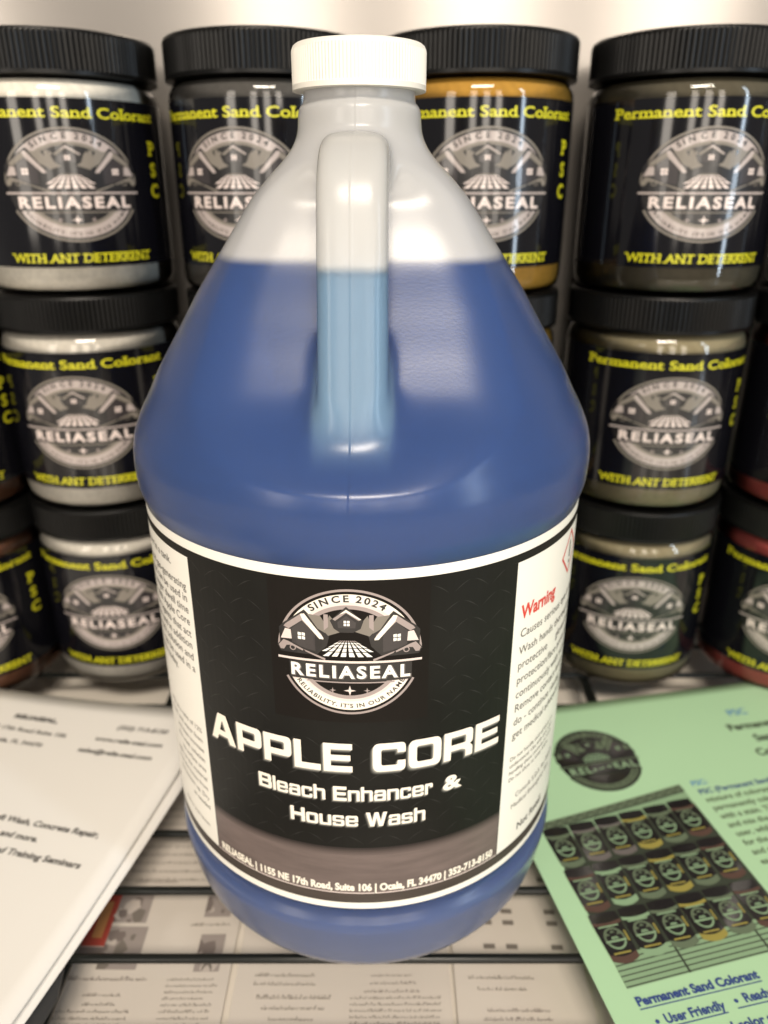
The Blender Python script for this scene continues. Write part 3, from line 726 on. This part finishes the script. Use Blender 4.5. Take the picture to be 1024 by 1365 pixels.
def seam(t, z): return .22*math.exp(-(t/.0075)**2) if not (38 < z < 168) else 0
def jugmesh(name, zs, inset, m, seamed=True, top_cap=False, par=jug):
    V = []; F = []; n = len(ths)
    for z in zs:
        for t in ths:
            r = max(1, rjug(z, t)-inset); V.append((r*sin(t), -r*cos(t), z+(inset if z == zs[0] else 0)))
    for k in range(len(zs)-1):
        for i in range(n): j = (i+1) % n; F.append((k*n+i, k*n+j, (k+1)*n+j, (k+1)*n+i))
    F.append(tuple(range(n-1, -1, -1)))
    if top_cap: F.append(tuple((len(zs)-1)*n+i for i in range(n)))
    o = meshobj(name, V, F, m, par, smooth=True)
    return o
FILL = 241.5
zs = [0, .6, 1.4, 2.5, 4, 6, 8.5, 11, 14, 17, 20, 24, 27, 29, 30.5, 32, 33.2, 34.5, 36, 37, 38, 39, 45, 60, 80, 100, 120, 140, 155, 162, 164, 165.5]+[167+.75*i for i in range(10)]+[175+1.25*i for i in range(78)]+[272.5, 274, 276, 278, 280, 281, 282, 282.6, 283.2, 285, 292]
zs = sorted(set([z for z in zs if abs(z-FILL) > .3]+[FILL]))
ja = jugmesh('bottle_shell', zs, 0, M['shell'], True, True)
FILL = 241.5
la = jugmesh('liquid', [z for z in zs if z < FILL-.5]+[FILL], 1.3, M['liquid'], False, True)
# handle: a flattened tube swept from the neck down to the shoulder
HP = [(-8, 267.0), (-24, 267.4), (-32, 266.2), (-37.8, 262.6), (-41.7, 257), (-44.2, 249), (-46.8, 237), (-49.5, 224), (-52.0, 213), (-54.4, 205), (-56.8, 198), (-58.6, 191), (-59, 184)]
def catmull(pts, n):
    out = []
    P_ = [pts[0]]+pts+[pts[-1]]
    for i in range(1, len(P_)-2):
        p0, p1, p2, p3 = [Vector(q) for q in P_[i-1:i+3]]
        for k in range(n):
            t = k/n; out.append(.5*((2*p1)+(p2-p0)*t+(2*p0-5*p1+4*p2-p3)*t*t+(3*p1-p0-3*p2+p3)*t**3))
    out.append(Vector(pts[-1])); return out
hp = catmull(HP, 8)
def handle(name, m, shrink, seamed, zmax=None):
    V = []; F = []; n = 72; rings = 0; pts = hp
    for i, p in enumerate(pts):
        if zmax and (p.y > zmax and True): continue
        a = pts[max(0, i-1)]; b = pts[min(len(pts)-1, i+1)]; d = (b-a).normalized(); nrm = Vector((d.y, -d.x))   # outward, away from the body
        if nrm.x > 0 and i > 12: nrm = -nrm
        if i <= 12 and nrm.y < 0: nrm = -nrm
        fl_ = max(0, (204-p.y)/14); wd = 9.5+3*min(1.3, fl_)**2; th = 7.5
        wd = wd+.35*max(0, min(1, (250-p.y)/50))
        for q in range(n):
            t = 2*pi*q/n; c_, s_ = cos(t), sin(t); e = 2/3.8
            x = (wd-shrink)*math.copysign(abs(c_)**e, c_); y = (th-shrink)*math.copysign(abs(s_)**e, s_)
            
            V.append((x, p.x+nrm.x*y, p.y+nrm.y*y))
        rings += 1
    for k in range(rings-1):
        for q in range(n): j = (q+1) % n; F.append((k*n+q, k*n+j, (k+1)*n+j, (k+1)*n+q))
    F.append(tuple(range(n))); F.append(tuple((rings-1)*n+q for q in range(n-1, -1, -1)))
    o = meshobj(name, V, F, m, jug, smooth=True); bm = bmesh.new(); bm.from_mesh(o.data); bmesh.ops.recalc_face_normals(bm, faces=bm.faces)
    if zmax:                            # level top of the liquid
        for v in bm.verts:
            if v.co.z > FILL*S: v.co.z = FILL*S
    if not zmax: bmesh.ops.bisect_plane(bm, geom=bm.faces[:]+bm.edges[:]+bm.verts[:], plane_co=(0, 0, FILL*S), plane_no=(0, 0, 1), dist=1e-7)
    bm.to_mesh(o.data); bm.free()
    return o
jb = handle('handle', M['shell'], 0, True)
lb_ = handle('handle_liquid', M['liquid'], 1.3, False, FILL+3)
import numpy as np
def moulded(a, b, voxel):
    """one continuous wall out of body and handle, with the joints rounded off"""
    bm = bmesh.new(); bm.from_mesh(a.data); bm.from_mesh(b.data); bmesh.ops.recalc_face_normals(bm, faces=bm.faces); bm.to_mesh(a.data); bm.free()
    bpy.data.objects.remove(b)
    md = a.modifiers.new('r', 'REMESH'); md.mode = 'VOXEL'; md.voxel_size = voxel*S; md.use_smooth_shade = True
    bpy.context.view_layer.update()
    me = bpy.data.meshes.new_from_object(a.evaluated_get(bpy.context.evaluated_depsgraph_get())); a.modifiers.clear()
    n = len(me.vertices); co_ = np.empty(n*3); me.vertices.foreach_get('co', co_); P_ = co_.reshape(-1, 3)/S
    e = np.empty(len(me.edges)*2, dtype=np.int32); me.edges.foreach_get('vertices', e); e = e.reshape(-1, 2)
    st = lambda x, lo, hi: np.clip((x-lo)/(hi-lo), 0, 1)
    def relax(w, it):
        sel = w > .001; m = sel[e[:, 0]] | sel[e[:, 1]]; ee = e[m]
        deg = np.bincount(ee.ravel(), minlength=n).astype(float); deg[deg == 0] = 1
        for _ in range(it):
            acc = np.stack([np.bincount(ee[:, 0], P_[ee[:, 1], k], n)+np.bincount(ee[:, 1], P_[ee[:, 0], k], n) for k in range(3)], 1)/deg[:, None]
            P_[:] += (w*.8)[:, None]*(acc-P_)
    x, y, z = P_.T
    allw = np.where((z > 2) & (z < 280), .5, 0.); relax(allw, 4)
    x, y, z = P_.T
    w = st(z, 188, 194)*(1-st(z, 202, 209))*(1-st(abs(x), 13, 20))*(y < -30); relax(w.copy(), 90)
    x, y, z = P_.T
    w = st(z, 200, 206)*(1-st(z, 236, 244))*st(abs(x), 6, 9)*(1-st(abs(x), 12, 17))*(y < -28); relax(w.copy(), 24)
    x, y, z = P_.T
    w = st(z, 254, 262)*(1-st(z, 274, 279))*(1-st(abs(x), 12, 20))*(y < -5)*(y > -30); relax(w.copy(), 25)
    me.vertices.foreach_set('co', (P_*S).ravel()); me.update()
    nm = a.name; a.data = me; a.data.name = nm
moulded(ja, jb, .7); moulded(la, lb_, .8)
ribbed('cap', 19.75, 286.4, 298.6, 118, .30, M['cap'], jug, 17.5, 1.5, per=4, rounding=1.5)

# label of the jug
RL = 75.0
lab = Print()
lab.rect(-150, 40, 150, 166.2, 'label_white', 0)
label = lab.build('label', jug, cylmap(RL, radians(1.2)), step=2.5, base=.15)
for f in label.data.polygons: f.use_smooth = True
P = Print()
P.rect(-150, 42.7, 150, 46.9, 'strip', 1); P.rect(-150, 160.3, 150, 163.1, 'label_dark', 1)
P.rect(-55.2, 66.8, 49.6, 160.3, 'label_dark', 1); P.rect(-55.2, 46.9, 49.6, 66.8, 'band', 1)
P.rect(-55.2, 46.9, 49.6, 47.3, 'pale', 2)
for _i, _k in enumerate(('band_a', 'band_b', 'band_c', 'band_d')): P.rect(-55.2, 66.8-.75*(_i+1), 49.6, 66.8-.75*_i, _k, 1.5)
P.rect(-25.5, 116, 20.4, 163.0, 'label_square', 3)
P.rect(-55.5, 46.9, -55.15, 160.3, 'ink', 2); P.rect(49.5, 46.9, 49.8, 160.3, 'ink', 2)
# raised tread-plate lines, printed
for i in range(17):
    for j in range(15):
        x = -52+i*6.3+(3.15 if j % 2 else 0); y = 70+j*6.3
        if x > 47 or (-27 < x < 22.5 and y > 114): continue
        s_ = 1 if (i+j) % 2 else -1; pts = []
        for k in range(7):
            t = k/6-.5; bx = t*5.4; by = s_*t*3.6+(.9-3.6*t*t)*.55; pts.append((x+bx, y+by))
        w_ = [(a, b+.16*(1-abs(k/3-1))) for k, (a, b) in enumerate(pts)]+[(a, b-.16*(1-abs(k/3-1))) for k, (a, b) in reversed(list(enumerate(pts)))][1:-1]
        P.poly(w_, 'label_line', 2)
P.build('printed_panels', label, cylmap(RL, radians(1.2)), step=2.5, base=.17, dh=.03)
P = Print(); emblem(P, -2.5, 139.7, 20.7, 20.7, 4)
P.build('emblem', label, cylmap(RL, radians(1.2)), step=2.5, base=.17, dh=.02)
P = Print()
FADE = lambda q: [(-q*(1-i/5.6), -1.25*q*(1-i/5.6), 'fade%d' % i, 4+i*.5) for i in range(5)]+[(0, 0, 'cream', 7)]
for dx, dy, k, l in FADE(.95):
    P.ext('APPLE', -51.8+dx, 97.6+dy, 10.6, k, l, fit=49.6); P.ext('CORE', 3.9+dx, 97.6+dy, 10.6, k, l, fit=42.4)
P.build('title_lettering', label, cylmap(RL, radians(1.2)), step=2.5, base=.17, dh=.03)
P = Print()
for dx, dy, k, l in FADE(.7):
    P.ext('Bleach', -33.0+dx, 86.3+dy, 5.6, k, l, fit=22.2, gap=.13); P.ext('Enhancer', -8.3+dx, 86.3+dy, 5.6, k, l, fit=31.0, gap=.13)
    P.text('&', 29.2+dx, 86.3+dy, 5.5, k, l, .035, anchor='c', xs=1.25)
    P.ext('House', -22.4+dx, 76.1+dy, 5.6, k, l, fit=21.6, gap=.13); P.ext('Wash', 1.7+dx, 76.1+dy, 5.6, k, l, fit=18.8, gap=.13)
P.build('subtitle_lettering', label, cylmap(RL, radians(1.2)), step=2.5, base=.17, dh=.03)
P = Print()
for dx, dy, k, l in ((-.2, -.3, 'shadow', 4), (0, 0, 'cream', 6)):
    P.text('RELIASEAL | 1155 NE 17th Road, Suite 106 | Ocala, FL 34470 | 352-713-8150', -53.2+dx, 48.4+dy, 3.1, k, l, .045, fit=100.6)
P.build('address_lettering', label, cylmap(RL, radians(1.2)), step=2.5, base=.17, dh=.03)
P = Print()
P.text('Warning', 53.0, 140.2, 4.9, 'red', 2, .03, fit=19.5)
rt = [(133.4, 'Causes serious eye irritation.', 3.1), (127.2, 'Wash hands thoroughly. Wear', 3.1), (121.7, 'protective      gloves/eye', 3.1), (116.2, 'protection/face protection. Rinse', 3.1),
      (110.7, 'continuously with water. Then', 3.1), (105.4, 'Remove contact lenses, if easy to', 3.1), (100.0, 'do - continue rinsing. Or else', 3.1), (94.8, 'get medical advice/attention.', 3.1)]
for y, t, h in rt: P.text(t, 53.2, y, h, 'text', 2, 0.002, xs=.97)
for i, t in enumerate(('Do not handle until all labels are', 'understood. Use with care when', 'handling these contents at work.', 'Do not allow to enter drains.')): P.text(t, 53.0, 85.6-2.9*i, 1.7, 'text', 2, 0, xs=1.0)
P.text('Consult S.D.S. for details', 57.5, 67.8, 2.2, 'text', 2, 0); P.text('Medical Emergency line', 55.5, 63.6, 2.2, 'text', 2, 0)
P.text('Not Retail', 60, 51.4, 3.2, 'text', 2, .02)
dm = lambda r: [(84.5, 151.2+r), (84.5+r, 151.2), (84.5, 151.2-r), (84.5-r, 151.2)]
P.poly([dm(8.2), dm(7.0)], 'red', 2); P.rect(84.0, 149.2, 85.1, 155.2, 'ink', 2); P.rect(84.0, 147, 85.1, 148.2, 'ink', 2)
tag(P.build('warning_text', label, cylmap(RL, radians(1.2)), step=4, base=.17, dh=.03), kind='stuff')
P = Print()
lt = [(155.4, 'this cleaner in a tank.', -66), (149.4, 'self foaming and gas-generating', 0), (145.3, 'solution that can be used in', 0), (141.2, 'extreme heat. Longer dwell time', 0), (137, 'is the gain with Apple Core', 0),
      (132.7, 'as it has the agents that act', 0), (128.4, 'on the stain and in addition', 0), (124.1, 'to the bleach solution and', 0), (119.7, 'water it can be used in a', 0), (115.4, 'single wash mix today.', -70)]
for y, t, r_ in lt: P.text(t, (r_ or -58.0), y-1.2, 2.9, 'text', 2, .004, anchor='r')
for i, t in enumerate(('Mix at a ratio of 12%', 'bleach and water foam', 'and then increase', 'this wash solution', 'by surface area', 'apply to the material', 'rinse the house from', 'the bottom up. Dry', 'as needed')): P.text(t, -58.3, 94.4-4.1*i, 2.0, 'text', 2, 0, anchor='r', xs=1.05)
P.text('Made to wash houses', -60, 53, 1.6, 'text', 2, 0, anchor='r')
tag(P.build('direction_text', label, cylmap(RL, radians(1.2)), step=4, base=.17, dh=.03), kind='stuff')
bpy.data.objects.remove(_to)
